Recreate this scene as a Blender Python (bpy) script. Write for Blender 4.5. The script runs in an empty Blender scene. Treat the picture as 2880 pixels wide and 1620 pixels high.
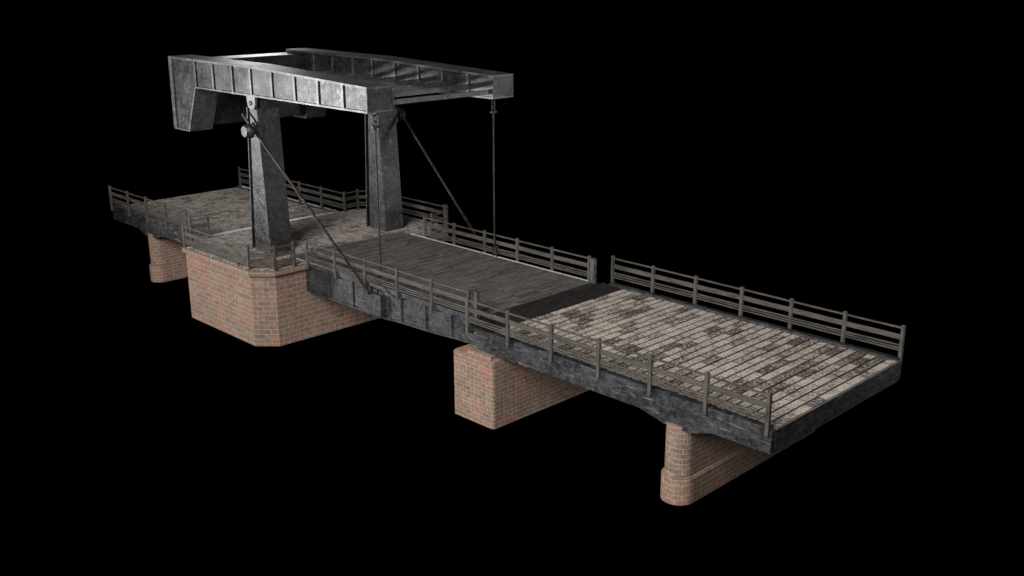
import bpy, bmesh, math, random
from mathutils import Vector, Matrix
random.seed(7)
S = bpy.context.scene
C = S.collection
PI = math.pi

# ------------------------------------------------------------------ camera
cd = bpy.data.cameras.new('camera'); cam = bpy.data.objects.new('camera', cd); C.objects.link(cam)
cd.sensor_width = 36.0; cd.lens = 36.335; cd.clip_start = .1; cd.clip_end = 500
yaw, pitch, roll = 2.3623, -.2945, -.0029
F = Vector((math.cos(pitch)*math.cos(yaw), math.cos(pitch)*math.sin(yaw), math.sin(pitch)))
R = Vector((math.sin(yaw), -math.cos(yaw), 0)); U = R.cross(F)
R2 = R*math.cos(roll) + U*math.sin(roll); U2 = U*math.cos(roll) - R*math.sin(roll)
M = Matrix((R2, U2, -F)).transposed().to_4x4(); M.translation = Vector((25.393, -26.807, 11.870))
cam.matrix_world = M
S.camera = cam

# ------------------------------------------------------------------ light
w = bpy.data.worlds.new('World'); S.world = w; w.use_nodes = True
w.node_tree.nodes['Background'].inputs[0].default_value = (0, 0, 0, 1)
w.node_tree.nodes['Background'].inputs[1].default_value = 0
def lamp(name, loc, tgt, size, power, col=(1, 1, 1), sizey=None, spread=180):
    l = bpy.data.lights.new(name, 'AREA'); l.energy = power; l.color = col; l.size = size; l.spread = math.radians(spread)
    if sizey: l.shape = 'RECTANGLE'; l.size_y = sizey
    o = bpy.data.objects.new(name, l); C.objects.link(o); o.location = loc
    o.rotation_euler = (Vector(tgt) - Vector(loc)).to_track_quat('-Z', 'Y').to_euler()
    return o
lamp('side_lamp', (-33, -23.5, 3.2), (5, -6, 5), 3.5, 2100, (1, .985, .97), None, 92)
lamp('front_lamp', (14, -42, 27), (-2, 0, 0), 22.0, 38000, (1, .985, .965))
lamp('end_lamp', (18, 28, .5), (-13, 3, 3.5), 6.5, 1500, (1, .99, .98))
lamp('rim_lamp', (-60, 25, 13.5), (-14, 0, 5), 5.0, 1900, (.93, .97, 1), 3.0)
S.view_settings.view_transform = 'Standard'
try: S.view_settings.look = 'None'
except Exception: pass
S.view_settings.exposure = 0; S.view_settings.gamma = 1; S.view_settings.use_curve_mapping = False
S.render.engine = 'CYCLES'

# ------------------------------------------------------------------ materials
def mat(name):
    m = bpy.data.materials.new(name); m.use_nodes = True
    nt = m.node_tree; b = nt.nodes['Principled BSDF']
    return m, nt, b
def N(nt, t, **k):
    n = nt.nodes.new(t)
    for a, v in k.items(): setattr(n, a, v)
    return n
def L(nt, a, b): nt.links.new(a, b)
def coords(nt, scale, kind='Object'):
    tc = N(nt, 'ShaderNodeTexCoord'); mp = N(nt, 'ShaderNodeMapping')
    mp.inputs['Scale'].default_value = scale; L(nt, tc.outputs[kind], mp.inputs[0]); return mp.outputs[0]
def noise(nt, vec, scale, detail=6, rough=.6, dist=0):
    n = N(nt, 'ShaderNodeTexNoise'); n.inputs['Scale'].default_value = scale; n.inputs['Detail'].default_value = detail
    n.inputs['Roughness'].default_value = rough; n.inputs['Distortion'].default_value = dist
    L(nt, vec, n.inputs['Vector']); return n.outputs['Fac']
def ramp(nt, fac, stops, interp='LINEAR'):
    r = N(nt, 'ShaderNodeValToRGB'); r.color_ramp.interpolation = interp
    e = r.color_ramp.elements
    while len(e) < len(stops): e.new(.5)
    for i, (p, c) in enumerate(stops):
        e[i].position = p; e[i].color = (c[0], c[1], c[2], 1) if isinstance(c, tuple) else (c, c, c, 1)
    L(nt, fac, r.inputs[0]); return r.outputs[0]
def mix(nt, fac, a, b, mode='MIX'):
    m = N(nt, 'ShaderNodeMix', data_type='RGBA', blend_type=mode)
    for i, v in ((0, fac), (6, a), (7, b)):
        if hasattr(v, 'is_output'): L(nt, v, m.inputs[i])
        else: m.inputs[i].default_value = v if i == 0 else (v[0], v[1], v[2], 1)
    return m.outputs[2]
def math_(nt, op, a, b=0.0, c=0.0):
    m = N(nt, 'ShaderNodeMath', operation=op)
    for i, v in enumerate((a, b, c)):
        if hasattr(v, 'is_output'): L(nt, v, m.inputs[i])
        else: m.inputs[i].default_value = v
    return m.outputs[0]
def bump(nt, b, h, strength, dist=.02):
    n = N(nt, 'ShaderNodeBump'); n.inputs['Strength'].default_value = strength; n.inputs['Distance'].default_value = dist
    L(nt, h, n.inputs['Height']); L(nt, n.outputs[0], b.inputs['Normal'])

def steel(name, dark, light, scratch, stretch=(1, 1, 1), metal=.55, rough=(.38, .62), brown=.25, bd=.03):
    m, nt, b = mat(name)
    v = coords(nt, (1, 1, 1)); vs = coords(nt, stretch)
    big = noise(nt, v, .9, 5, .6); mid = noise(nt, v, 5, 8, .7, .6); fine = noise(nt, vs, 6, 5, .62, 1.2)
    col = ramp(nt, math_(nt, 'MULTIPLY_ADD', mid, .6, math_(nt, 'MULTIPLY', big, .45)), [(.43, dark), (.62, light)])
    col = mix(nt, math_(nt, 'MULTIPLY', ramp(nt, noise(nt, v, 1.7, 6, .65), [(.5, 0.), (.68, 1.)]), brown), col, (dark[0]*1.35, dark[1]*1.05, dark[2]*.9))
    sc = ramp(nt, fine, [(.57, 0.), (.68, 1.)])
    col = mix(nt, math_(nt, 'MULTIPLY', sc, scratch), col, (light[0]*2.4, light[1]*2.4, light[2]*2.4))
    L(nt, col, b.inputs['Base Color']); b.inputs['Metallic'].default_value = metal
    rr = ramp(nt, mid, [(.35, 0.), (.65, 1.)])
    L(nt, math_(nt, 'MULTIPLY_ADD', rr, rough[1]-rough[0], rough[0]), b.inputs['Roughness'])
    bump(nt, b, math_(nt, 'ADD', fine, mid), .45, bd)
    return m
STEEL = steel('weathered_steel', (.036, .036, .038), (.108, .109, .113), .45, (1, 1, 1), .88, (.34, .54), .3, .018)
STEELE = steel('edge_worn_steel', (.085, .085, .088), (.20, .202, .207), .4, (1, 1, 1), .80, (.38, .56), .2, .015)
STEELD = steel('dark_girder_steel', (.036, .0365, .0385), (.105, .108, .114), .95, (.26, .26, 1.7), .8, (.42, .66), .25, .04)
STEELL = steel('leaf_girder_steel', (.042, .043, .047), (.105, .108, .115), .5, (.35, .35, 1.6), .7, (.40, .62), .2, .028)
GLINT = steel('rim_glint_metal', (.46, .475, .50), (.62, .64, .67), .2, (1, 1, 1), .35, (.45, .6), .1)  # pale base paints the back light's sheen into the metal strips
ROD = steel('rusty_rod_steel', (.034, .029, .028), (.085, .075, .070), .3, (1, 1, 1), .7, (.32, .5), .5)

def wood(name, axis, c0, c1, c2):
    m, nt, b = mat(name)
    sc = [14, 14, 14]; sc[axis] = 1.1
    sb = [2.2, 2.2, 2.2]; sb[axis] = .9
    oi = N(nt, 'ShaderNodeObjectInfo')
    tc = N(nt, 'ShaderNodeTexCoord'); add = N(nt, 'ShaderNodeVectorMath', operation='ADD')
    cmb = N(nt, 'ShaderNodeCombineXYZ'); r = math_(nt, 'MULTIPLY', oi.outputs['Random'], 37)
    for i in range(3): L(nt, r, cmb.inputs[i])
    L(nt, tc.outputs['Object'], add.inputs[0]); L(nt, cmb.outputs[0], add.inputs[1])
    def mp(s):
        q = N(nt, 'ShaderNodeMapping'); q.inputs['Scale'].default_value = s; L(nt, add.outputs[0], q.inputs[0]); return q.outputs[0]
    g = noise(nt, mp(sc), 1.6, 8, .7, .5); big = noise(nt, mp(sb), 1.2, 4, .6)
    col = ramp(nt, math_(nt, 'MULTIPLY_ADD', g, .75, math_(nt, 'MULTIPLY', big, .35)), [(.44, c0), (.56, c1), (.68, c2)])
    col = mix(nt, ramp(nt, big, [(.47, 0.), (.62, .65)]), col, (.072, .053, .042))
    col = mix(nt, ramp(nt, noise(nt, mp(sb), .8, 3, .5), [(.55, 0.), (.7, .3)]), col, (.075, .082, .082))
    sp = ramp(nt, noise(nt, mp((9, 9, 9)), 1, 2, .5), [(.73, 0.), (.77, 1.)])
    col = mix(nt, math_(nt, 'MULTIPLY', sp, .6), col, (.42, .38, .33))
    L(nt, col, b.inputs['Base Color']); b.inputs['Roughness'].default_value = .72
    bump(nt, b, g, .6, .012)
    return m
WC = ((.020, .0175, .015), (.054, .047, .040), (.120, .107, .092))
WX, WY, WZ = [wood('weathered_timber_' + 'xyz'[i], i, *WC) for i in range(3)]

def planks(name, course, block, pale, pale2, dark, lo, hi, gap, amount, bluish=0, gapw=.435, fib=(15, 7)):
    """boards run along y; each board broken into blocks whose old coating has flaked by a different amount"""
    m, nt, b = mat(name)
    tc = N(nt, 'ShaderNodeTexCoord'); sp = N(nt, 'ShaderNodeSeparateXYZ'); L(nt, tc.outputs['UV'], sp.inputs[0])
    row = math_(nt, 'FLOOR', sp.outputs[0])
    fx = math_(nt, 'FRACT', sp.outputs[0])
    wn = N(nt, 'ShaderNodeTexWhiteNoise', noise_dimensions='1D'); L(nt, row, wn.inputs['W'])
    y = math_(nt, 'ADD', math_(nt, 'DIVIDE', sp.outputs[1], block), math_(nt, 'MULTIPLY', wn.outputs[0], 3.0))
    cb = N(nt, 'ShaderNodeCombineXYZ'); L(nt, row, cb.inputs[0]); L(nt, math_(nt, 'FLOOR', y), cb.inputs[1])
    w2 = N(nt, 'ShaderNodeTexWhiteNoise', noise_dimensions='2D'); L(nt, cb.outputs[0], w2.inputs['Vector'])
    cell = w2.outputs[0]
    csep = N(nt, 'ShaderNodeSeparateColor'); L(nt, w2.outputs[1], csep.inputs[0])
    fy = math_(nt, 'FRACT', y)
    seam = math_(nt, 'LESS_THAN', fy, .034/block)
    # flaking: fine fibres across the course
    cm = N(nt, 'ShaderNodeCombineXYZ')
    L(nt, math_(nt, 'MULTIPLY', sp.outputs[0], course), cm.inputs[0]); L(nt, sp.outputs[1], cm.inputs[1])
    q = N(nt, 'ShaderNodeMapping'); q.inputs['Scale'].default_value = (fib[0], fib[1], 1); L(nt, cm.outputs[0], q.inputs[0])
    n1 = noise(nt, q.outputs[0], 1.3, 9, .75, .7)
    q2 = N(nt, 'ShaderNodeMapping'); q2.inputs['Scale'].default_value = (1.3, 1.3, 1); L(nt, cm.outputs[0], q2.inputs[0])
    n2 = noise(nt, q2.outputs[0], .8, 4, .6)
    cellp = math_(nt, 'POWER', cell, 2.4)
    n1 = ramp(nt, n1, [(.34, 0.), (.66, 1.)])
    th = math_(nt, 'MULTIPLY_ADD', cellp, amount, math_(nt, 'MULTIPLY', math_(nt, 'SUBTRACT', n2, .5), .5))
    edge = math_(nt, 'ABSOLUTE', math_(nt, 'SUBTRACT', fx, .5))
    edge = math_(nt, 'MULTIPLY', math_(nt, 'POWER', math_(nt, 'MULTIPLY', edge, 2), 6), .10)
    f = math_(nt, 'ADD', math_(nt, 'ADD', n1, th), edge)
    k = ramp(nt, f, [(lo, 0.), (hi, 1.)])
    line = math_(nt, 'MULTIPLY_ADD', math_(nt, 'ABSOLUTE', math_(nt, 'SUBTRACT', fx, .5)), 1.0, math_(nt, 'MULTIPLY', math_(nt, 'SUBTRACT', n1, .5), .035))
    k = math_(nt, 'MAXIMUM', k, math_(nt, 'GREATER_THAN', line, gapw))
    base = mix(nt, csep.outputs[1], pale, pale2)
    if bluish: base = mix(nt, ramp(nt, csep.outputs[2], [(.86, 0.), (.94, bluish)]), base, (.065, .08, .095))
    base = mix(nt, .5, base, ramp(nt, n1, [(.1, 1.), (.9, .6)]), 'MULTIPLY')
    col = mix(nt, k, base, dark)
    col = mix(nt, math_(nt, 'MULTIPLY', seam, .9), col, dark)
    if bluish:
        q3 = N(nt, 'ShaderNodeMapping'); q3.inputs['Scale'].default_value = (7, 3.2, 1); L(nt, cm.outputs[0], q3.inputs[0])
        spk = ramp(nt, noise(nt, q3.outputs[0], 1.0, 3, .5), [(.735, 0.), (.76, 1.)])
        col = mix(nt, math_(nt, 'MULTIPLY', spk, .6), col, (.32, .30, .27))
    L(nt, col, b.inputs['Base Color']); b.inputs['Roughness'].default_value = .95
    b.inputs['Specular IOR Level'].default_value = .08
    bump(nt, b, math_(nt, 'SUBTRACT', n1, k), .5, .012)
    return m
PALE = planks('flaking_pale_planks', .343, .80, (.60, .53, .455), (.53, .465, .43), (.066, .048, .041), .62, .76, .03, .36, fib=(6, 17))
PALEF = planks('worn_pale_planks', .343, .55, (.56, .495, .43), (.40, .36, .335), (.060, .049, .044), .58, .86, .03, .30, fib=(12, 5), gapw=.40)
DARKP = planks('dark_worn_planks', .16, 1.1, (.190, .170, .150), (.135, .127, .119), (.044, .038, .033), .48, .95, .02, .26, .8, gapw=.42, fib=(24, 1.7))
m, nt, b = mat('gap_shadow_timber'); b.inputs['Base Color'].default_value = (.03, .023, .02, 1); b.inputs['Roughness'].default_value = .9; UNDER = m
m, nt, b = mat('dark_ramp_plate')
v = coords(nt, (1, 1, 1)); n = noise(nt, v, 3, 7, .7, .5)
L(nt, ramp(nt, n, [(.35, (.012, .0105, .0105)), (.7, (.034, .029, .028))]), b.inputs['Base Color']); b.inputs['Roughness'].default_value = .75; bump(nt, b, n, .3, .01); b.inputs['Specular IOR Level'].default_value = .15; RAMP = m

def brick(name, bw, bh):
    m, nt, b = mat(name)
    tc = N(nt, 'ShaderNodeTexCoord')
    wob = N(nt, 'ShaderNodeTexNoise'); wob.inputs['Scale'].default_value = 3.0; wob.inputs['Detail'].default_value = 3; L(nt, tc.outputs['UV'], wob.inputs['Vector'])
    vm = N(nt, 'ShaderNodeVectorMath', operation='MULTIPLY_ADD'); L(nt, wob.outputs['Color'], vm.inputs[0])
    vm.inputs[1].default_value = (.018, .018, 0); L(nt, tc.outputs['UV'], vm.inputs[2])
    br = N(nt, 'ShaderNodeTexBrick', offset=.5, squash=1); L(nt, vm.outputs[0], br.inputs['Vector'])
    br.inputs['Scale'].default_value = 1; br.inputs['Brick Width'].default_value = bw; br.inputs['Row Height'].default_value = bh
    br.inputs['Mortar Size'].default_value = .0065; br.inputs['Mortar Smooth'].default_value = .25; br.inputs['Bias'].default_value = 0
    br.inputs['Color1'].default_value = (0, 0, 0, 1); br.inputs['Color2'].default_value = (1, 1, 1, 1); br.inputs['Mortar'].default_value = (.5, .5, .5, 1)
    big = ramp(nt, noise(nt, tc.outputs['UV'], .75, 4, .55), [(.25, .15), (.75, .85)]); mid = noise(nt, tc.outputs['UV'], 7, 7, .7); fine = noise(nt, tc.outputs['UV'], 34, 5, .7)
    tone = math_(nt, 'ADD', math_(nt, 'MULTIPLY', br.outputs['Color'], .34), math_(nt, 'MULTIPLY', big, 1.0))
    tone = math_(nt, 'MULTIPLY_ADD', math_(nt, 'ADD', tone, math_(nt, 'MULTIPLY', mid, .18)), .92, 0)
    c = ramp(nt, tone, [(.46, (.205, .160, .118)), (.62, (.230, .166, .128)), (.78, (.240, .154, .118)), (.92, (.248, .134, .096)), (1.0, (.265, .118, .084))])
    c = mix(nt, .85, c, ramp(nt, mid, [(.3, .5), (.7, 1.4)]), 'MULTIPLY')
    c = mix(nt, .5, c, ramp(nt, br.outputs['Color'], [(0., .62), (1., 1.25)]), 'MULTIPLY')
    c = mix(nt, .5, c, ramp(nt, fine, [(.3, .6), (.7, 1.3)]), 'MULTIPLY')
    streak = coords(nt, (9, .5, 1), 'UV')
    c = mix(nt, .35, c, ramp(nt, noise(nt, streak, 1, 5, .6), [(.35, .6), (.65, 1.3)]), 'MULTIPLY')
    c = mix(nt, ramp(nt, noise(nt, tc.outputs['UV'], 2.6, 3, .5), [(.70, 0.), (.78, .45)]), c, (.34, .28, .22))
    mm = math_(nt, 'MULTIPLY', br.outputs['Fac'], ramp(nt, mid, [(.3, .6), (.55, 1.)]))
    c = mix(nt, mm, c, (.50, .405, .32))
    L(nt, c, b.inputs['Base Color']); b.inputs['Roughness'].default_value = .85; b.inputs['Specular IOR Level'].default_value = .25
    bump(nt, b, math_(nt, 'SUBTRACT', math_(nt, 'MULTIPLY', mid, .6), br.outputs['Fac']), .6, .012)
    return m
BR_BIG = brick('large_brick', .53, .2107); BR_MED = brick('pier_brick', .42, .164); BR_SM = brick('small_brick', .40, .153)

# ------------------------------------------------------------------ helpers
def obj(name, bm, m, parent=None, smooth=False):
    """link a bmesh (in world coordinates) as ONE mesh object"""
    bmesh.ops.recalc_face_normals(bm, faces=bm.faces)
    off = parent_world(parent) if parent else Vector((0, 0, 0))
    if off.length: bmesh.ops.translate(bm, vec=-off, verts=bm.verts)
    me = bpy.data.meshes.new(name); bm.to_mesh(me); bm.free()
    for mm in (m if isinstance(m, (list, tuple)) else [m]): me.materials.append(mm)
    if smooth:
        for p in me.polygons: p.use_smooth = True
    o = bpy.data.objects.new(name, me); C.objects.link(o)
    if parent: o.parent = parent
    return o
def parent_world(p):
    v = Vector((0, 0, 0))
    while p: v += p.location; p = p.parent
    return v
def thing(name, label, cat, loc, group=None):
    o = bpy.data.objects.new(name, None); C.objects.link(o); o.location = loc; o.empty_display_size = .3
    o['label'] = label; o['category'] = cat
    if group: o['group'] = group
    return o
def box(bm, x0, x1, y0, y1, z0, z1, bev=0):
    r = bmesh.ops.create_cube(bm, size=1)
    for v in r['verts']:
        v.co = Vector(((x0+x1)/2 + v.co.x*(x1-x0), (y0+y1)/2 + v.co.y*(y1-y0), (z0+z1)/2 + v.co.z*(z1-z0)))
    if bev:
        es = list({e for v in r['verts'] for e in v.link_edges})
        bmesh.ops.bevel(bm, geom=es, offset=bev, segments=1, affect='EDGES')
    return bm
def B(*a, **k): return box(bmesh.new(), *a, **k)
def prism(bm, prof, y0, y1, axis='y'):
    """extrude a closed (x,z) profile along y, or an (x,y) profile along z"""
    def P(p, t): return (p[0], t, p[1]) if axis == 'y' else (p[0], p[1], t)
    a = [bm.verts.new(P(p, y0)) for p in prof]; c = [bm.verts.new(P(p, y1)) for p in prof]
    n = len(prof)
    bm.faces.new(a); bm.faces.new(c)
    for i in range(n): bm.faces.new((a[i], a[(i+1) % n], c[(i+1) % n], c[i]))
    return bm
def tube(bm, pts, r, seg=12, closed=False):
    pts = [Vector(p) for p in pts]; n = len(pts); rings = []
    up = Vector((0, 0, 1))
    for i, p in enumerate(pts):
        a = pts[(i-1) % n] if (closed or i > 0) else p; c = pts[(i+1) % n] if (closed or i < n-1) else p
        t = (c-a).normalized()
        u = t.cross(up) if abs(t.dot(up)) < .95 else t.cross(Vector((0, 1, 0))); u.normalize(); v = t.cross(u)
        if rings and u.dot(pu) < 0 and not closed: u = -u; v = -v
        if rings and closed:
            u = (pu - t*pu.dot(t)).normalized(); v = t.cross(u)
        pu = u
        rings.append([bm.verts.new(p + (u*math.cos(2*PI*k/seg) + v*math.sin(2*PI*k/seg))*r) for k in range(seg)])
    m_ = n if closed else n-1
    for i in range(m_):
        A, D = rings[i], rings[(i+1) % n]
        for k in range(seg): bm.faces.new((A[k], A[(k+1) % seg], D[(k+1) % seg], D[k]))
    if not closed: bm.faces.new(rings[0]); bm.faces.new(rings[-1])
    return bm
def wall(bm, outline, z0, z1, top=True, u0=0):
    """closed outline (list of xy) raised from z0 to z1, uv = metres along the outline / height"""
    uv = bm.loops.layers.uv.verify()
    n = len(outline); u = u0
    lo = [bm.verts.new((p[0], p[1], z0)) for p in outline]; hi = [bm.verts.new((p[0], p[1], z1)) for p in outline]
    for i in range(n):
        j = (i+1) % n; d = math.dist(outline[i], outline[j])
        f = bm.faces.new((lo[i], lo[j], hi[j], hi[i]))
        for lp, c in zip(f.loops, ((u, z0), (u+d, z0), (u+d, z1), (u, z1))): lp[uv].uv = c
        u += d
    for vs in (hi, lo):
        f = bm.faces.new(vs)
        for lp in f.loops: lp[uv].uv = (lp.vert.co.y, lp.vert.co.x)
    return bm
def chamfer_box(x0, x1, y0, y1, c):
    return [(x0+c, y0), (x1-c, y0), (x1, y0+c), (x1, y1-c), (x1-c, y1), (x0+c, y1), (x0, y1-c), (x0, y0+c)]
def stadium(cx, yh, r, n=14):
    pts = []
    for i in range(n+1):
        a = PI + PI*i/n; pts.append((cx + r*math.cos(a), -yh + r*math.sin(a)))
    for i in range(n+1):
        a = PI*i/n; pts.append((cx + r*math.cos(a), yh + r*math.sin(a)))
    return pts
def deck_boards(outline_fn, x0, x1, pitch, zf, thick=.03, gap=.055, jit=.006, phase=0, halves=None):
    """single boards across the deck; outline_fn(x) gives (ymin, ymax); zf(x) the height"""
    bm = bmesh.new(); uv = bm.loops.layers.uv.verify()
    i = 0; x = x0
    while x < x1 - .02:
        xe = min(x + pitch, x1)
        a, c = x + gap/2, xe - gap/2
        spans = [outline_fn((a+c)/2, a, c)]
        if halves is not None:
            (p, q, r, s) = spans[0]; spans = [(p, halves-.006, r, halves-.006), (halves+.006, q, halves+.006, s)]
        for (ya0, ya1, yc0, yc1) in spans:
            dz = random.uniform(-jit, jit)
            za, zc = zf(a) + dz, zf(c) + dz
            co = [(a, ya0, za), (c, yc0, zc), (c, yc1, zc), (a, ya1, za)]
            top = [bm.verts.new(p) for p in co]; bot = [bm.verts.new((p[0], p[1], p[2]-thick)) for p in co]
            fs = [bm.faces.new(top), bm.faces.new(bot[::-1])]
            for k in range(4): fs.append(bm.faces.new((top[k], bot[k], bot[(k+1) % 4], top[(k+1) % 4])))
            for f in fs:
                for lp in f.loops:
                    cx = lp.vert.co.x
                    lp[uv].uv = (i + .04 + .92*(cx-a)/max(c-a, 1e-4) if lp.vert in top else i, lp.vert.co.y)
        x += pitch; i += 1
    return bm

# ------------------------------------------------------------------ brick piers
ZB = -3.28
def round_pier(cx, label):
    t = thing('brick_pier', label, 'bridge pier', (cx, 0, ZB), 'brick piers under the bridge')
    bm = bmesh.new(); wall(bm, stadium(cx, 3.5, .44), -2.50, -.76); obj('shaft', bm, BR_MED, t)
    bm = bmesh.new(); wall(bm, stadium(cx, 3.5, .53), ZB, -2.46)
    wall(bm, stadium(cx, 3.5, .50), -2.46, -2.42); obj('footing', bm, BR_MED, t)
    return t
round_pier(8.92, 'round nosed brick pier with stepped footing under the pale right hand span')
round_pier(-24.16, 'small distant round nosed brick pier under the leftmost span')

t = thing('brick_pier', 'largest brick pier, with chamfered corners and coping, carrying the lifting tower', 'bridge pier', (-14.6, 0, ZB), 'brick piers under the bridge')
bm = bmesh.new(); wall(bm, chamfer_box(-18.08, -11.08, -5.43, 5.43, .74), ZB, -.14, u0=.11); obj('shaft', bm, BR_BIG, t)
bm = bmesh.new(); wall(bm, chamfer_box(-18.20, -10.95, -5.56, 5.56, .78), -.139, .075, u0=.3); obj('coping', bm, BR_BIG, t)

t = thing('brick_pier', 'square cornered brick pier under the joint between the lifting leaf and right span', 'bridge pier', (.45, 0, ZB), 'brick piers under the bridge')
def roundrect(x0, x1, y0, y1, r, n=4):
    pts = []
    for cx, cy, a0 in ((x0+r, y0+r, PI), (x1-r, y0+r, 1.5*PI), (x1-r, y1-r, 0), (x0+r, y1-r, .5*PI)):
        for i in range(n+1):
            a = a0 + .5*PI*i/n; pts.append((cx + r*math.cos(a), cy + r*math.sin(a)))
    return pts
bm = bmesh.new(); wall(bm, roundrect(-.58, 1.48, -4.12, 4.12, .10), ZB, -.86); wall(bm, roundrect(-.54, 1.44, -4.08, 4.08, .09), -.861, -.82); obj('shaft', bm, BR_SM, t)
bm = bmesh.new(); wall(bm, roundrect(.02, 1.24, -4.0, 4.0, .04), -.82, -.68); obj('bearing_ledge', bm, BR_SM, t)

# ------------------------------------------------------------------ fixed spans
PR = [(.05, .10), (.05, -.55), (.12, -.60), (.36, -.60), (.42, -.635), (7.6, -.65), (8.22, -.80), (8.60, -.875), (9.45, -.875), (9.75, -.80), (10.2, -.635), (12.12, -.635), (12.12, .0), (12.0, .10)]
def girder(bm, prof, side, y=3.85, th=.22):
    a, c = (y-th, y) if side > 0 else (-y, -y+th)
    return prism(bm, prof, a, c)
t = thing('bridge_span', 'fixed right hand span with pale flaking planks and dark steel edge girders', 'bridge span', (6, 0, -.6), 'fixed spans of the bridge')
for s in (-1, 1): obj('edge_girder', girder(bmesh.new(), PR, s), STEELD, t)
bm = B(11.98, 12.13, -3.63, 3.63, -.66, -.012); obj('end_beam', bm, STEELD, t)
for x in (3.0, 6.0, 9.0):
    obj('cross_beam', B(x-.1, x+.1, -3.63, 3.63, -.52, -.10), STEELD, t)
f = lambda x, a, c: (-3.66, 3.66, -3.66, 3.66)
obj('plank_deck', deck_boards(f, .745, 12.09, .343, lambda x: 0.0), PALE, t)
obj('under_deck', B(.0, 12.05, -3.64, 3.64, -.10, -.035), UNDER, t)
obj('ramp_plate', prism(bmesh.new(), [(-.22, .085), (.745, .004), (.745, -.03), (-.22, .03)], -3.62, 3.62), RAMP, t)
obj('joint_block', B(-.20, .04, -3.84, -3.2, -.42, -.05), STEELD, t)

PL = [(-18.30, .10), (-18.30, -.62), (-22.6, -.68), (-23.1, -.76), (-23.62, -.92), (-24.65, -.93), (-25.05, -.83), (-25.55, -.69), (-28.36, -.67), (-28.36, .0), (-28.24, .10)]
t = thing('bridge_span', 'fixed leftmost span with worn grey planks, behind the lifting tower', 'bridge span', (-23.3, 0, -.6), 'fixed spans of the bridge')
for s in (-1, 1): obj('edge_girder', girder(bmesh.new(), PL, s), STEELD, t)
obj('end_beam', B(-28.37, -28.22, -3.63, 3.63, -.68, -.012), STEELD, t)
obj('plank_deck', deck_boards(lambda x, a, c: (-3.64, 3.64, -3.64, 3.64), -28.33, -18.96, .343, lambda x: 0.0), PALEF, t)
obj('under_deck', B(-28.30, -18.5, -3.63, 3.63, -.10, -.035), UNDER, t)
obj('joint_strip', prism(bmesh.new(), [(-18.93, .006), (-18.24, .118), (-18.24, .05), (-18.93, -.05)], -3.62, 3.62), GLINT, t)
for x in (-26.5, -21.0):
    obj('cross_beam', B(x-.1, x+.1, -3.63, 3.63, -.52, -.10), STEELD, t)

# platform planking laid on the big pier
def plat(xm, a, c):
    def h(x):
        y = 5.52
        if x > -11.75: y = 5.52 - (x + 11.75)
        if x < -17.4: y = 5.52 - (-17.4 - x)
        return y
    return (-h(a), h(a), -h(c), h(c))
t = thing('bridge_platform', 'worn plank platform on the largest brick pier around both tower pillars', 'platform', (-14.6, 0, .08))
obj('plank_deck', deck_boards(plat, -18.17, -10.98, .343, lambda x: .125, .03, .045), PALEF, t)
bm = bmesh.new(); prism(bm, [(p[0], p[1]) for p in chamfer_box(-18.15, -11.0, -5.5, 5.5, .77)], .076, .092, 'z'); obj('under_deck', bm, UNDER, t)

# ------------------------------------------------------------------ lifting leaf
t = thing('bascule_leaf', 'hinged lifting leaf with dark narrow planks between panelled side girders', 'lifting span', (-6, 0, -.5))
GP = [(-11.06, -.30), (-10.97, -.16), (-10.97, .0), (-.72, .0), (-.72, -.88), (-2.8, -1.0), (-4.79, -1.075), (-5.88, -1.14), (-11.06, -1.14)]
for s in (-1, 1):
    g = obj('side_girder', prism(bmesh.new(), [(-11.04, -.30), (-10.97, -.10), (-10.97, .0), (-.70, .0), (-.70, -.86), (-2.8, -.98), (-4.79, -1.05), (-5.88, -1.12), (-11.04, -1.12)], *sorted((s*3.12, s*2.90))), STEELL, t)
    lo, hi = sorted((s*3.20, s*2.86))
    obj('top_flange', B(-11.75, -.70, lo, hi, .002, .150), STEELL, g)
    a, c = sorted((s*3.20, s*3.121))
    obj('bottom_flange', prism(bmesh.new(), [(-11.08, -1.145), (-5.88, -1.145), (-4.79, -1.075), (-2.8, -1.0), (-.70, -.885), (-.70, -.80), (-2.8, -.925), (-4.79, -1.0), (-5.88, -1.07), (-11.08, -1.07)], a, c), STEELL, g)
    obj('end_plate', B(-11.085, -10.965, a, c, -1.069, -.16), STEELL, g)
    for i, x in enumerate((-9.40, -7.78, -4.67, -3.20, -1.73)):
        d = .075
        a2, c2 = sorted((s*(3.121+d), s*3.121))
        zb = -1.068 if x < -5.8 else (-.99 if x < -4 else (-.945 if x < -3 else -.86))
        obj('stiffener', B(x-.055, x+.055, a2, c2, zb, .0), STEELL, g)
    # fat gusset that takes the rack rod
    q0, q1 = s*3.13, s*3.38
    bm = bmesh.new()
    pts = [(-7.70, q0), (-5.80, q1), (-5.66, q1), (-5.66, q0)]
    prism(bm, pts, -1.05, -.15, 'z'); obj('rod_gusset', bm, STEELL, g)
    for x in (-6.42, -6.02):
        a3, c3 = sorted((s*3.205, s*3.30)); obj('bolt_block', B(x-.07, x+.07, a3, c3, -.10, .06), ROD, g)
    for x in (-8.62, -4.52, -2.50):
        a3, c3 = sorted((s*3.201, s*3.24)); obj('bolt_plate', B(x-.05, x+.05, a3, c3, -.06, .02), ROD, g)
for x in (-8.5, -6, -3.4, -.95):
    obj('cross_beam', B(x-.1, x+.1, -2.88, 2.88, -.60, -.02), STEELL, t)
obj('plank_deck', deck_boards(lambda x, a, c: (-3.08, 3.08, -3.08, 3.08), -12.42, -.34, .16, lambda x: .168, .03, .014, .003, 0, 0.0), DARKP, t)
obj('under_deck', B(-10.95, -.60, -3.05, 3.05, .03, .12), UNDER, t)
obj('toe_plate', B(-12.44, -10.96, -3.10, 3.10, .128, .146), RAMP, t)
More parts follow.
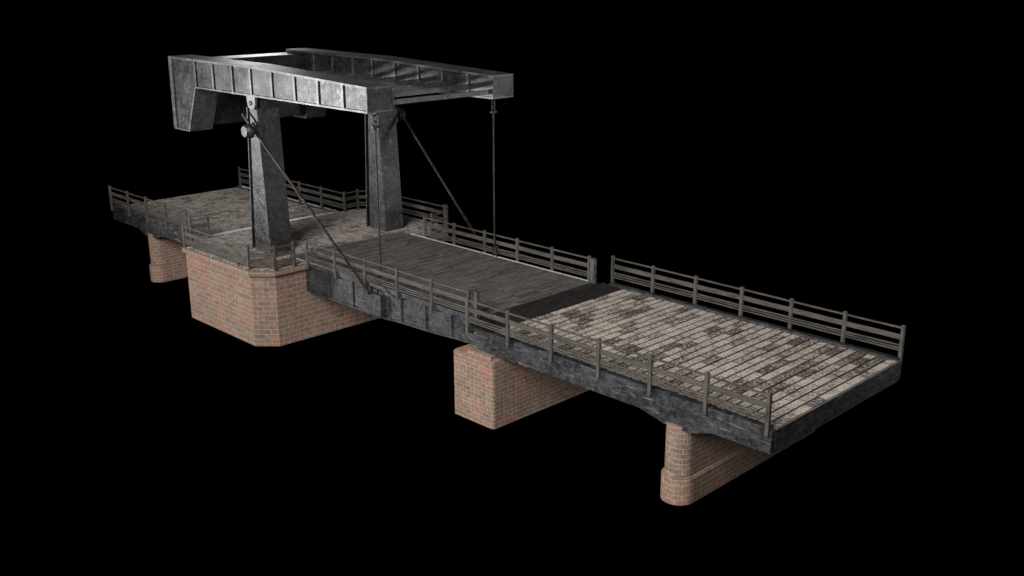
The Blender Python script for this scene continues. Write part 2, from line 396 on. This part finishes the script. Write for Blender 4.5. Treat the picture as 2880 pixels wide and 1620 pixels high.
for s in (-1, 1):
    a, c = sorted((s*(3.10 if s < 0 else 3.12), s*(3.21 if s < 0 else 3.19))); obj('kerb_strip', B(-11.75, -.45, a, c, .151, .178), GLINT if s > 0 else STEELE, t)  # only the far kerb gets the painted sheen colour
obj('nose_plate', B(-.34, -.24, -3.3, 3.3, -.25, .13), STEELL, t)
for s in (-1, 1):
    a, c = sorted((s*3.20, s*3.09))
    bm = B(-.52, -.26, a, c, .11, 1.12)
    up = obj('guard_upright', bm, STEELE, t)
    bm = B(-.53, -.505, a-.03, c+.03, .11, 1.125); box(bm, -.275, -.25, a-.03, c+.03, .11, 1.125); box(bm, -.505, -.275, a-.03, c+.03, 1.121, 1.14)
    obj('edge_flange', bm, STEELE, up)

# ------------------------------------------------------------------ tower pillars
def pillar(y0, y1, label):
    t = thing('tower_pillar', label, 'pillar', (-13.9, (y0+y1)/2, .125), 'pillars of the lifting tower')
    zt = 6.98
    side = -1
    # box shaft tapering towards the top on its right hand side
    def section(z):
        k = (z-.125)/(zt-.125)
        xr = -13.22 - .38*k if y0 < 0 else -13.02 - .38*k
        xr = xr if k < 1 else xr
        xl = (-14.52 if y0 < 0 else -14.30) + (.44 if y0 < 0 else .30)*k
        return xl, xr
    bm = bmesh.new()
    zs = [.125, 2.3, 4.5, 6.45]
    rows = []
    for z in zs:
        xl, xr = section(z); rows.append([bm.verts.new(p) for p in ((xl, y0, z), (xr, y0, z), (xr, y1, z), (xl, y1, z))])
    bm.faces.new(rows[0]); bm.faces.new(rows[-1])
    for i in range(len(rows)-1):
        for k in range(4): bm.faces.new((rows[i][k], rows[i][(k+1) % 4], rows[i+1][(k+1) % 4], rows[i+1][k]))
    obj('shaft', bm, STEEL, t)
    # recessed web and thin rear flange
    def slab(name, f0, f1, ya, yb, m):
        bm = bmesh.new(); rr = []
        for z in (.125, 6.45):
            xl, xr = section(z); a = f0(xl, z); c = f1(xl, z)
            rr.append([bm.verts.new(p) for p in ((a, ya, z), (c, ya, z), (c, yb, z), (a, yb, z))])
        bm.faces.new(rr[0]); bm.faces.new(rr[1])
        for k in range(4): bm.faces.new((rr[0][k], rr[0][(k+1) % 4], rr[1][(k+1) % 4], rr[1][k]))
        obj(name, bm, m, t)
    kk = lambda z: (z-.125)/(6.45-.125)
    slab('web', lambda xl, z: xl - .20 - .02*(1-kk(z)), lambda xl, z: xl - .001, y0+.22, y1-.22, STEELL)
    slab('rear_flange', lambda xl, z: xl - .26 - .02*(1-kk(z)), lambda xl, z: xl - .201 - .02*(1-kk(z)), y0, y1, STEEL)
    # head plates carrying the pivot
    bm = bmesh.new()
    prism(bm, [(-14.20, 6.45), (-13.45, 6.45), (-13.50, 6.82), (-13.65, 6.94), (-14.0, 6.94), (-14.18, 6.80)], y0+.16, y1-.16); obj('head_block', bm, STEEL, t)
    return t
PNY, PFY = (-3.50, -2.42), (2.70, 3.76)
tn = pillar(*PNY, 'tapered steel tower pillar nearest the camera, pale left face, at the chamfered pier corner')
tf = pillar(*PFY, 'tapered steel tower pillar on the far side, behind the slack looking vertical rod')
tf['label'] = 'tapered steel tower pillar on the far side of the deck, standing well inside the platform railing'

# ------------------------------------------------------------------ balance beam frame
t = thing('balance_beam', 'overhead steel balance frame with two panelled beams and a boxed counterweight', 'bridge beam', (-13.7, .15, 6.98))
def side_beam(y0, y1):
    d = .075
    prof = [(-20.70, 8.18), (-20.76, 4.99), (-19.44, 4.99), (-18.50, 7.05), (-5.70, 7.04), (-5.70, 7.85), (-13.7, 8.14)]
    g = obj('side_beam', prism(bmesh.new(), prof, y0+d, y1-d), STEEL, t)
    # flanges: full width strips all round
    def strip(name, pts, th):
        """pts outer polyline, th thickness inward (below for top)"""
        o = [Vector((p[0], 0, p[1])) for p in pts]
        bm = bmesh.new()
        q = pts + th
        prism(bm, q, y0, y1)
        return obj(name, bm, STEELE, g)
    strip('top_flange', [(-20.78, 8.29), (-13.72, 8.24), (-5.62, 7.93)], [(-5.62, 7.851), (-13.72, 8.141), (-20.78, 8.181)])
    strip('bottom_flange', [(-5.62, 6.97), (-18.42, 6.98), (-19.36, 4.93)], [(-19.44, 4.99), (-18.50, 7.05), (-5.62, 7.041)])
    strip('foot_flange', [(-20.84, 4.92), (-19.36, 4.92)], [(-19.44, 4.989), (-20.76, 4.989)])
    strip('rear_plate', [(-20.785, 8.18), (-20.84, 4.99)], [(-20.56, 4.99), (-20.50, 8.18)])
    obj('end_plate', B(-5.69, -5.61, y0, y1, 7.042, 7.85), STEEL, g)
    for x in (-18.40, -16.83, -15.20, -13.71, -12.08, -10.42, -8.80, -7.17):
        zt = 8.139 if x < -13.7 else 8.139 - (x+13.7)*.0362
        for ya, yb in ((y0, y0+d-.001), (y1-d+.001, y1)):
            m0, m1 = (ya+.012, ya+.04) if ya == y0 else (yb-.04, yb-.012)
            bm = B(x-.072, x+.060, m0, m1, 7.052, zt-.003); box(bm, x-.03, x+.03, *((m1-.001, yb) if ya == y0 else (ya, m0+.001)), 7.054, zt-.006)
            obj('stiffener', bm, STEELE, g)
    return g
BNY, BFY = (-3.64, -2.46), (2.76, 3.94)
for y0, y1 in (BNY, BFY):
    g = side_beam(y0, y1)
    # pivot lugs with bolt
    for ya, yb in ((y0+.02, y0+.13), (y1-.13, y1-.02)):
        pr = [(-14.16, 7.02), (-14.10, 6.88), (-14.09, 6.70)]
        for i in range(13):
            a = PI + PI*i/12; pr.append((-13.77 + .31*math.cos(a), 6.69 + .28*math.sin(a)))
        pr += [(-13.45, 6.74), (-13.43, 7.02)]
        lug = obj('pivot_lug', prism(bmesh.new(), pr, ya, yb), STEELE, g)
        yo = ya-.06 if ya < (y0+y1)/2 else yb+.06; yi = ya+.02 if ya < (y0+y1)/2 else yb-.02
        bm = bmesh.new(); tube(bm, [(-13.79, min(yo, yi), 6.69), (-13.79, max(yo, yi), 6.69)], .10, 6); obj('bolt', bm, ROD, lug)
# counterweight box between the arms
obj('counterweight', prism(bmesh.new(), [(-20.66, 8.14), (-20.72, 5.08), (-19.58, 5.08), (-19.22, 7.0), (-19.17, 8.14)], -2.46+.02-.06, 2.76+.04), STEEL, t)
for x in (-16.83, -15.20, -13.71, -12.08, -10.42, -8.80, -7.17, -5.80):
    dz = 0 if x > -6 else .10
    bm = B(x-.05, x+.05, -2.53, 2.83, 7.17+dz*.9, 7.36+dz*1.1)
    obj('cross_member', bm, STEELE, t)

# ------------------------------------------------------------------ hanger rods with chain links
def ring(bm, c, rx, rz, r, plane, n=20):
    pts = []
    for i in range(n):
        a = 2*PI*i/n; d = rx*math.cos(a)
        pts.append((c[0] + (d if plane == 'x' else 0), c[1] + (d if plane == 'y' else 0), c[2] + rz*math.sin(a)))
    return tube(bm, pts, r, 8, True)
def hanger(x, y, label):
    t = thing('hanger_rod', label, 'rod', (x, y, .2), 'vertical rods hanging the leaf from the beams')
    bm = ring(bmesh.new(), (x, y, 6.92), .13, .13, .024, 'y'); obj('eye_bolt', bm, ROD, t, True)
    bm = ring(bmesh.new(), (x, y, 6.70), .085, .15, .026, 'x'); obj('chain_link', bm, ROD, t, True)
    bm = ring(bmesh.new(), (x, y, 6.52), .085, .11, .024, 'y'); obj('shackle', bm, ROD, t, True)
    bm = B(x-.06, x+.06, y-.14, y+.14, 6.34, 6.43, bev=.01); tube(bm, [(x, y+.141, 6.385), (x, y+.20, 6.385)], .055, 6); obj('clevis', bm, ROD, t)
    bm = bmesh.new(); tube(bm, [(x, y, .62), (x, y, 6.22)], .036, 12); obj('rod', bm, ROD, t, False)
    bm = bmesh.new(); tube(bm, [(x, y, 6.20), (x, y, 6.345)], .052, 12); obj('collar', bm, ROD, t)
    bm = B(x-.06, x+.06, y-.14, y+.14, .52, .60, bev=.01); tube(bm, [(x, y+.141, .56), (x, y+.2, .56)], .055, 6); obj('clevis', bm, ROD, t)
    bm = ring(bmesh.new(), (x, y, .42), .085, .12, .024, 'x'); obj('shackle', bm, ROD, t, True)
    bm = ring(bmesh.new(), (x, y, .23), .12, .15, .028, 'x'); obj('eye_bolt', bm, ROD, t, True)
hanger(-5.97, -3.05, 'near vertical hanger rod with chain links, in front of the far pillar')
hanger(-5.97, 3.12, 'far vertical hanger rod with chain links, standing clear against black')

# ------------------------------------------------------------------ slanting rack rods and drive drums
def drive(sgn, yr, p0, p1, label, yp):
    t = thing('rack_rod', label, 'rod', ((p0[0]+p1[0])/2, yr, (p0[1]+p1[1])/2), 'slanting rack rods from the pillars to the leaf')
    d = Vector((p1[0]-p0[0], 0, p1[1]-p0[1])).normalized(); nrm = Vector((d.z, 0, -d.x))
    bm = bmesh.new()
    def bar(off, w, h, ya, yb):
        a = Vector((p0[0], 0, p0[1])) + nrm*off; c = Vector((p1[0], 0, p1[1])) + nrm*off
        v = []
        for P in (a, c):
            for s1, s2 in ((-1, ya), (1, ya), (1, yb), (-1, yb)):
                q = P + nrm*(s1*h/2); v.append(bm.verts.new((q.x, s2, q.z)))
        bm.faces.new(v[:4]); bm.faces.new(v[4:])
        for k in range(4): bm.faces.new((v[k], v[(k+1) % 4], v[4+(k+1) % 4], v[4+k]))
    bar(0, 0, .078, yr-.03, yr+.03)
    obj('bar', bm, ROD, t)
    bm = bmesh.new(); bar(.032, 0, .02, yr-.055, yr-.031); bar(-.032, 0, .02, yr-.055, yr-.031); obj('guide_rib', bm, ROD, t)
    bm = bmesh.new(); tube(bm, [(p1[0], yr-.09, p1[1]), (p1[0], yr+.09, p1[1])], .075, 12); obj('end_pin', bm, ROD, t)
    return t
drive(-1, -3.72, (-14.36, 6.20), (-5.90, .02), 'near slanting rack rod running from the drum down across the front railing', -3.5)
drive(1, 4.03, (-13.95, 6.32), (-7.62, .06), 'far slanting rack rod seen against black beyond the far pillar', 3.76)
def drum(cx, cz, ypil, s, label):
    t = thing('drive_drum', label, 'winch drum', (cx, ypil, cz), 'drive drums on the tower pillars')
    bm = bmesh.new()
    y1 = ypil + s*.02; y2 = ypil + s*.16
    obj('gear_housing', B(cx-.33, cx+.30, *sorted((ypil+s*.002, ypil+s*.12)), cz-.30, cz+.30), ROD, t)
    bm = bmesh.new(); tube(bm, [(cx, y, cz) for y in (ypil+s*.10, ypil+s*.32)], .15, 20); obj('axle', bm, ROD, t)
    # bulged drum by rings
    bm = bmesh.new(); prof = [(.31, .24), (.34, .295), (.42, .325), (.55, .31), (.67, .25), (.69, .225), (.69, .0)]
    rings = []
    for yy, r in prof[:-1]:
        rings.append([bm.verts.new((cx + r*math.cos(2*PI*k/28), ypil + s*yy, cz + r*math.sin(2*PI*k/28))) for k in range(28)])
    for a, c in zip(rings, rings[1:]):
        for k in range(28): bm.faces.new((a[k], a[(k+1) % 28], c[(k+1) % 28], c[k]))
    bm.faces.new(rings[0]); bm.faces.new(rings[-1]); obj('drum', bm, STEEL, t)
drum(-13.55, 5.56, -3.50, -1, 'round drive drum bolted to the near pillar, pale end cap towards the left')
drum(-13.62, 5.50, 3.76, 1, 'round drive drum mostly hidden behind the top of the far pillar')

# ------------------------------------------------------------------ timber railings
G = 'timber railings along the bridge'
def railing(posts, label, z=0.0, bottom=-.12, bays=None, outward=(0, 1)):
    cx = sum(p[0] for p in posts)/len(posts); cy = sum(p[1] for p in posts)/len(posts)
    t = thing('timber_railing', label, 'railing', (cx, cy, z), G)
    ang = []
    for i, (x, y) in enumerate(posts):
        zb = bottom[i] if isinstance(bottom, (list, tuple)) else bottom
        dx = random.uniform(-.006, .006)
        obj('post', box(bmesh.new(), x-.062+dx, x+.062+dx, y-.055, y+.055, zb, z+1.17+random.uniform(-.008, .006), bev=.012), WZ, t)
    for (x0, y0), (x1, y1) in zip(posts, posts[1:]):
        d = Vector((x1-x0, y1-y0, 0)); ln = d.length; d.normalize(); n = Vector((-d.y, d.x, 0))
        mm = WX if abs(d.x) > .5 else WY
        for nm, a, c, th in (('top_rail', 1.045, 1.10, .05), ('middle_board', .675, .845, .035), ('lower_rail', .455, .505, .035), ('lower_rail', .37, .415, .035), ('lower_rail', .285, .33, .035)):
            j0, j1 = random.uniform(-.008, .008), random.uniform(-.008, .008)
            bm = bmesh.new(); v = []
            for (x, y), j, e in (((x0, y0), j0, .05), ((x1, y1), j1, -.05)):
                P = Vector((x, y, z)) + d*e
                for zz, s in ((a, -1), (c, -1), (c, 1), (a, 1)):
                    q = P + n*(s*th/2); v.append(bm.verts.new((q.x, q.y, q.z + zz + j)))
            bm.faces.new(v[:4]); bm.faces.new(v[4:])
            for k in range(4): bm.faces.new((v[k], v[(k+1) % 4], v[4+(k+1) % 4], v[4+k]))
            obj(nm, bm, mm, t)
    return t
ZW = 0.0
railing([(i*2.0, -3.90) for i in range(7)], 'front railing of the right span, seven posts, nearest the camera')
railing([(i*2.0+.03, 3.90) for i in range(7)], 'far railing of the right span, seven posts, ending at the rightmost corner')
railing([(-10.78+i*2.026, -3.26) for i in range(6)], 'front railing of the lifting leaf, between the tower pillar and right span', bottom=-.08)
railing([(-10.78+i*2.026, 3.25) for i in range(6)], 'far railing of the lifting leaf, crossed by the far vertical rod', bottom=-.08)
XL = [-28.29 + i*2.067 for i in range(6)]
railing([(x, -3.90) for x in XL] + [(-18.0, -4.74)], 'front railing of the leftmost span with a short return at its right end', bottom=[-.19]*5 + [.10, .10])
railing([(x, 3.87) for x in XL] + [(-18.06, 4.79), (-17.30, 5.47)], 'far railing of the leftmost span bending round the platform corner', bottom=[-.10]*5 + [.10, .10, .10])
railing([(-17.22, -5.48), (-11.79, -5.46), (-10.99, -4.70), (-10.99, -3.78)], 'front railing of the brick platform, wrapping the near chamfered corner', bottom=.10)
railing([(-17.30+.001, 5.47), (-11.79, 5.47), (-10.99, 4.74), (-10.97, 3.84)][1:], 'short far platform railing at the corner beside the leaf', bottom=.10)
railing([(-17.18, 5.49), (-11.95, 5.49)], 'long single bay far platform railing behind the far pillar', bottom=.10)
